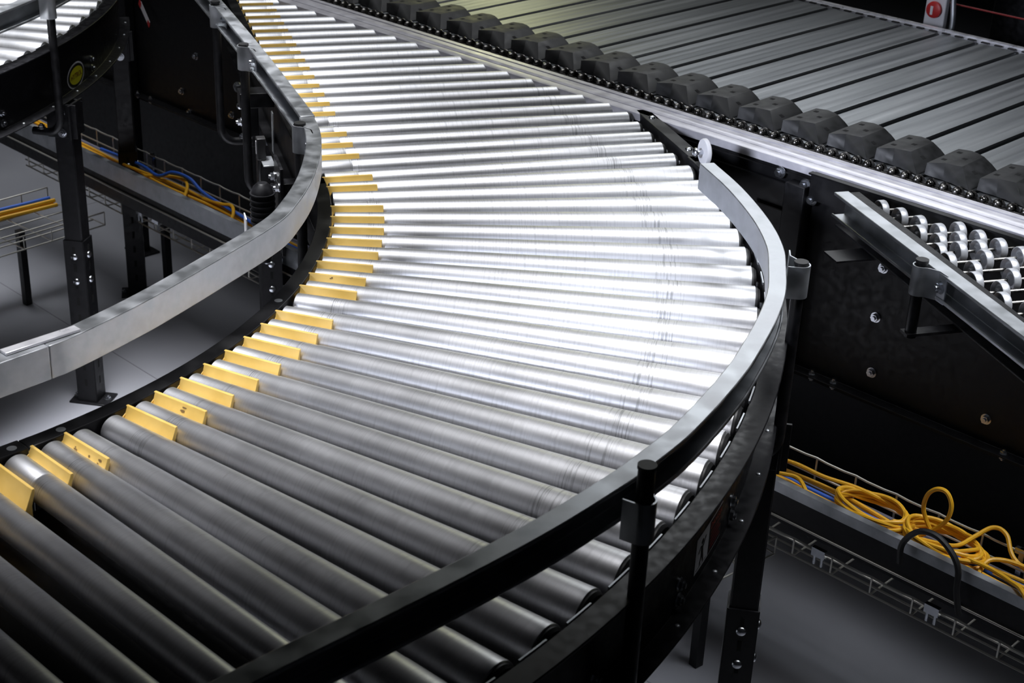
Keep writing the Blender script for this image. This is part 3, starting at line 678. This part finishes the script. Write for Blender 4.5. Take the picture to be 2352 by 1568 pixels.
# ------------------------------------------------------------------ cables
def cable(pts, r, mt, label, group=None, n=8, seg=8):
    o = obj('cable', MB().tube(spline(pts, n), r, seg), M[mt]); tag(o, label, 'cable', group); return o
def su(L): return [SP(*q) for q in L]
r_ = random.Random(11)
GY = 'yellow cables laid along the tray'; GG = 'grey cables laid along the tray'
for k in range(7):
    n0 = -.425 + .012 * k; pts = []; u = 2.7
    while u > -2.15:
        pts.append((u, n0 + r_.uniform(-.014, .014) + (.01 if u < 0 else 0), -.6475 + .0065 * (k % 3) + r_.uniform(-.003, .003))); u -= .24
    cable(su(pts), .0047, 'cy', 'yellow cable lying lengthwise among others in the long wire tray', GY, 6)
for k in range(10):
    n0 = -.437 + .0138 * k; pts = []; u = 2.7
    while u > -2.15: pts.append((u, n0 + r_.uniform(-.003, .003), -.664 + .003 * (k % 2))); u -= .4
    cable(su(pts), .0062, 'cg', 'grey cable lying lengthwise at the bottom of the long wire tray', GG, 4)
cable(su([(2.2, -.34, -.640), (1.95, -.34, -.630), (1.80, -.368, -.622), (1.745, -.345, -.600), (1.66, -.336, -.600), (1.54, -.355, -.618), (1.287, -.375, -.625), (1.06, -.395, -.63), (.6, -.38, -.635)]), .0058, 'cb', 'blue cable arching up out of the long tray, left of the curve')
cable(su([(.9, -.32, -.640), (.3, -.34, -.640), (-.5, -.36, -.640), (-.9, -.37, -.640), (-1.4, -.36, -.640), (-2.1, -.35, -.64)]), .0055, 'cb', 'blue cable lying among grey ones at the right end of the long tray')
cable(su([(1.55, -.36, -.632), (1.438, -.365, -.618), (1.400, -.362, -.610), (1.365, -.375, -.606), (1.335, -.395, -.610), (1.310, -.415, -.632), (1.2, -.42, -.638)]), .0055, 'cy', 'short yellow cable hump crossing the tray just left of the curved guide rail')
cable(su([(1.86, -.38, -.636), (1.76, -.34, -.62), (1.69, -.335, -.616), (1.64, -.36, -.62), (1.60, -.40, -.634)]), .0055, 'cy', 'yellow cable bowing beside the blue one in the long tray')
# coils at the right
def coil(cu, cn, au, an, turns, z, ph, r, label, sk_=0.):
    pts = []
    for k in range(int(turns * 16) + 1):
        q = 2 * math.pi * k / 16 + ph; f = 1 + .10 * math.sin(k * .37) - .022 * (k / 16) + r_.uniform(-.02, .02)
        pts.append(SP(cu + au * f * math.cos(q) + sk_ * math.sin(q), cn + an * f * math.sin(q), z + .0035 * (k / 16) + .006 * math.sin(k * .9)))
    return cable(pts, r, 'cy', label, None, 4, 8)
coil(-1.010, -.366, .092, .050, 5.2, -.624, 2.6, .0049, 'coil of yellow cable lying in the tray, nearer the curved conveyor')
coil(-1.186, -.366, .094, .056, 7.0, -.626, 2.2, .0047, 'large tangled coil of yellow cable behind the black hose')
cable([SP(*q) for q in ((-1.10, -.38, -.640), (-1.181, -.36, -.632), (-1.151, -.362, -.61), (-1.128, -.36, -.581), (-1.121, -.36, -.557), (-1.127, -.36, -.526), (-1.145, -.36, -.506), (-1.167, -.36, -.504), (-1.183, -.362, -.524), (-1.185, -.365, -.551), (-1.175, -.368, -.577), (-1.151, -.372, -.605), (-1.124, -.38, -.628), (-1.09, -.40, -.63))], .0050, 'cy', 'yellow cable standing up in a teardrop loop above the coils')
cable([SP(*q) for q in ((-1.149, -.478, -.640), (-1.143, -.474, -.604), (-1.151, -.47, -.579), (-1.17, -.47, -.555), (-1.191, -.47, -.544), (-1.217, -.47, -.543), (-1.242, -.47, -.555), (-1.265, -.472, -.574), (-1.278, -.474, -.599), (-1.284, -.478, -.640), (-1.30, -.482, -.69))], .0068, 'rubber', 'thick black hose arched over the grey tray side in front of the yellow coils')
cable(su([(-1.148, -.404, -.612), (-1.190, -.400, -.604), (-1.227, -.388, -.596), (-1.238, -.335, -.590), (-1.257, -.300, -.575), (-1.289, -.300, -.578), (-1.335, -.33, -.61), (-1.45, -.34, -.63)]), .0050, 'cy', 'yellow cable leaving the coils and arching toward the right edge')
cable(su([(-1.243, -.394, -.612), (-1.312, -.401, -.606), (-1.365, -.42, -.60), (-1.411, -.450, -.594), (-1.47, -.49, -.64), (-1.50, -.50, -.70)]), .0050, 'cy', 'yellow cable spilling over the tray side at the right edge')
cable(su([(-1.297, -.425, -.628), (-1.291, -.364, -.612), (-1.352, -.335, -.610), (-1.45, -.35, -.62), (-1.6, -.36, -.632)]), .0050, 'cy', 'yellow cable hooking back into the tray below the right coil')
cable(su([(-.60, -.36, -.628), (-.718, -.358, -.612), (-.784, -.350, -.606), (-.863, -.350, -.606), (-.937, -.335, -.606), (-1.0, -.325, -.612)]), .0050, 'cy', 'yellow cable running from behind the black leg into the first coil')
cable(su([(-.70, -.425, -.62), (-.783, -.403, -.612), (-.825, -.397, -.608), (-.868, -.425, -.612), (-.90, -.440, -.64)]), .0048, 'cy', 'yellow cable dipping to the tray side just right of the black leg')
bd = [(.455, 2.035), (.38, 1.975), (.285, 1.90), (.17, 1.80), (.03, 1.66)]
for k, (mt, dx, lb) in enumerate((('cy', 0, 'yellow'), ('cy', .012, 'yellow'), ('cy', .024, 'yellow'), ('cb', .042, 'blue'))):
    o = cable([V(x - .17 - dx * .7, y + .19 + dx * .7, -.832 + (.014 if k % 2 else .0)) for x, y in bd], .0075, mt,
              'yellow cable in the short bundle of the branching tray at the left edge' if mt == 'cy' else 'blue cable beside the yellow bundle in the branching tray at the left edge', 'yellow cables in the branching tray' if mt == 'cy' else None)

# ------------------------------------------------------------------ drive motor, sensor and rod below the straight run
mo = thing('gear_motor', 'black ribbed gear motor hanging under the straight run, left of the bend', 'motor', *AP(.30, -.10).xy, -.34)
mb = MB().lathe(AP(.30, -.11, -.10), -UP, [(0, .012), (.010, .022), (.03, .028), (.10, .027), (.16, .024), (.20, .018)], 28)
obj('motor_housing', mb, M['black'], mo, bevel=.001)
for k in range(6): obj('cooling_rib', MB().lathe(AP(.30, -.11, -.125 - k * .014), -UP, [(0, .027), (.0, .0305), (.003, .0305), (.003, .027)], 28), M['black'], mo)
obj('motor_bracket', MB().box(AP(.30, -.07, -.16), TT, D, UP, .055, .004, .11).box(AP(.30, -.045, -.13), TT, D, UP, .02, .03, .03), M['black'], mo, bevel=.001)
bolts('bolt', [(AP(a_, -.075, z), -D) for a_, z in ((.34, -.10), (.26, -.10), (.26, -.19), (.34, -.22))], M['zinc'], mo, 'hex', .009, .008)
obj('rating_plate', MB().box(AP(.245, -.158, -.19), TT, D, UP, .022, .0012, .03), M['white'], mo)
pe = thing('photoelectric_sensor', 'small black sensor with a lead, on a bright bracket beside the straight run', 'sensor', *AP(.36, -.10).xy, -.06)
obj('sensor_body', MB().box(AP(.40, -.098, -.048), TT, D, UP, .013, .011, .027), M['rubber'], pe, bevel=.002)
obj('sensor_print', MB().box(AP(.40, -.1095, -.046), TT, D, UP, .003, .0006, .016), M['white'], pe)
obj('sensor_bracket', MB().box(AP(.37, -.072, .0), TT, D, UP, .010, .0015, .05).box(AP(.385, -.085, -.078), TT, D, UP, .035, .014, .0015), M['galv'], pe, bevel=.0005)
ld = cable([AP(.405, -.098, -.074), AP(.42, -.10, -.13), AP(.47, -.09, -.20), AP(.49, -.08, -.27), AP(.497, -.08, -.30)], .0032, 'rubber', 'thin black lead hanging from the sensor down to a metal plug')
pg = thing('cable_plug', 'black and nickel plug at the lower end of the thin hanging lead', 'plug', *AP(.50, -.08).xy, -.39)
obj('plug_boot', MB().lathe(AP(.498, -.08, -.300), -UP, [(0, .004), (.006, .0085), (.04, .0095), (.042, .006)], 16), M['rubber'], pg)
obj('plug_ring', MB().lathe(AP(.498, -.08, -.342), -UP, [(0, .009), (.003, .0115), (.010, .0115), (.012, .0085), (.018, .0085), (.020, .0105), (.030, .0105), (.033, .007), (.038, .009), (.05, .008), (.052, .004)], 18), M['zinc'], pg)
rd = obj('threaded_rod', MB().cyl(SP(1.075, -.47, -.53), SP(1.075, -.47, -FL + .001), .0055, 10), M['galv']); tag(rd, 'thin upright steel rod standing on the floor behind the inner guide rail', 'rod')
vb = thing('control_valve', 'dark valve block with bright fittings under the clamp of the straight guide rail', 'valve', *AP(.78, -.11).xy, -.13)
obj('valve_body', MB().box(AP(.80, -.06, -.045), TT, D, UP, .03, .045, .02).box(AP(.82, -.075, -.10), TT, D, UP, .028, .02, .05), M['blackw'], vb, bevel=.002)
obj('valve_fitting', MB().dome(AP(.86, -.10, -.03), TT, .012, .01, 14, base=.02).dome(AP(.83, -.10, -.075), -D, .010, .008, 12, base=.01).hexbolt(AP(.80, -.10, -.11), -D, .009, .008), M['zinc'], vb)

# ------------------------------------------------------------------ objects beyond the sorter
es = thing('emergency_stop_station', 'white box with a round red button standing beyond the sorter at the top edge', 'emergency stop', *SP(-.10, 1.47).xy, -FL)
p = SP(.03, 1.46, .04)
obj('station_box', MB().box(p, TS, NS, UP, .036, .012, .075), M['white'], es, bevel=.003)
obj('stop_button', MB().lathe(p - NS * .012 + UP * -.012, -NS, [(0, .024), (.006, .027), (.012, .026), (.015, .02)], 28), M['red'], es)
obj('button_mark', MB().box(p - NS * .0275 + UP * -.014 + TS * .004, TS, NS, UP, .0045, .0006, .014), M['white'], es)
obj('station_pole', MB().box(p + NS * .02 - UP * (.5 * FL), TS, NS, UP, .018, .01, FL * .5 + .03), M['black'], es)
obj('conduit', MB().tube(spline([p - TS * .055 + UP * .11, p - TS * .052 + UP * .04, p - TS * .062 - UP * .04, p - TS * .060 - UP * .12], 6), .009, 10), M['galv'], es)
cord = obj('pull_cord', MB().tube([SP(1.9, 1.50, .045), SP(-1.7, 1.50, .045)], .0028, 8), M['redink']); tag(cord, 'thin dark red cord stretched along the far side of the sorter', 'cord')
cb = thing('control_cabinet', 'black cabinet with a tiny green lamp beyond the sorter, upper right corner', 'cabinet', *SP(-.25, 2.2).xy, -FL)
obj('cabinet_body', MB().box(SP(-.32, 2.2, -.40), TS, NS, UP, .42, .22, .73), M['black'], cb, bevel=.006)
obj('cabinet_door', MB().box(SP(-.25, 1.977, -.3), TS, NS, UP, .2, .004, .5), M['shoe'], cb, bevel=.003)
obj('signal_lamp', MB().dome(SP(-.40, 1.975, .185), -NS, .010, .006, 14), M['green'], cb)
bolts('cabinet_bolt', [(SP(u, 1.98, z), -NS) for u, z in ((-.62, .02), (-.60, -.03), (-.66, .03), (-.70, -.04))], M['zinc'], cb, 'hex', .009, .008)
tg = thing('warning_tag', 'small red and white tag hanging in the dark gap between the two curved conveyors', 'tag', *SP(2.23, -.12).xy, -.2)
obj('tag_card', MB().box(SP(2.215, -.115, -.195), TS + UP * 1.3, NS, UP - TS * .5, .040, .0008, .010), M['white'], tg)
obj('tag_end', MB().box(SP(2.24, -.117, -.163), TS + UP * 1.3, NS, UP - TS * .5, .008, .0009, .010).box(SP(2.193, -.117, -.225), TS + UP * 1.3, NS, UP - TS * .5, .009, .0009, .007), M['red'], tg)

# ------------------------------------------------------------------ room
def plane(name, pts, m): o = obj(name, MB().add(pts, [tuple(range(len(pts)))]), m); return struct(o)
plane('floor', [V(-9, -6, -FL), V(10, -6, -FL), V(10, 11, -FL), V(-9, 11, -FL)], M['floor'])
jt = MB()
for s_ in (-.12, -3.6, 3.4): jt.box(SP(0, s_ - .55, -FL + .0004), TS, NS, UP, 8, .0016, .0004)
for s_ in (-1.55, 2.9): jt.box(SP(s_, 0, -FL + .0004), TS, NS, UP, .0016, 8, .0004)
struct(obj('trim_1', jt, mat('floor_joint', (.19, .19, .21), .6)))
plane('wall_back', [V(-9, 11, -FL), V(10, 11, -FL), V(10, 11, 4.6), V(-9, 11, 4.6)], M['wall'])
plane('wall_left', [V(-9, -6, -FL), V(-9, 11, -FL), V(-9, 11, 4.6), V(-9, -6, 4.6)], M['wall'])
plane('wall_right', [V(10, -6, -FL), V(10, 11, -FL), V(10, 11, 4.6), V(10, -6, 4.6)], M['wall'])
plane('ceiling', [V(-9, -6, 4.6), V(10, -6, 4.6), V(10, 11, 4.6), V(-9, 11, 4.6)], M['wall'])
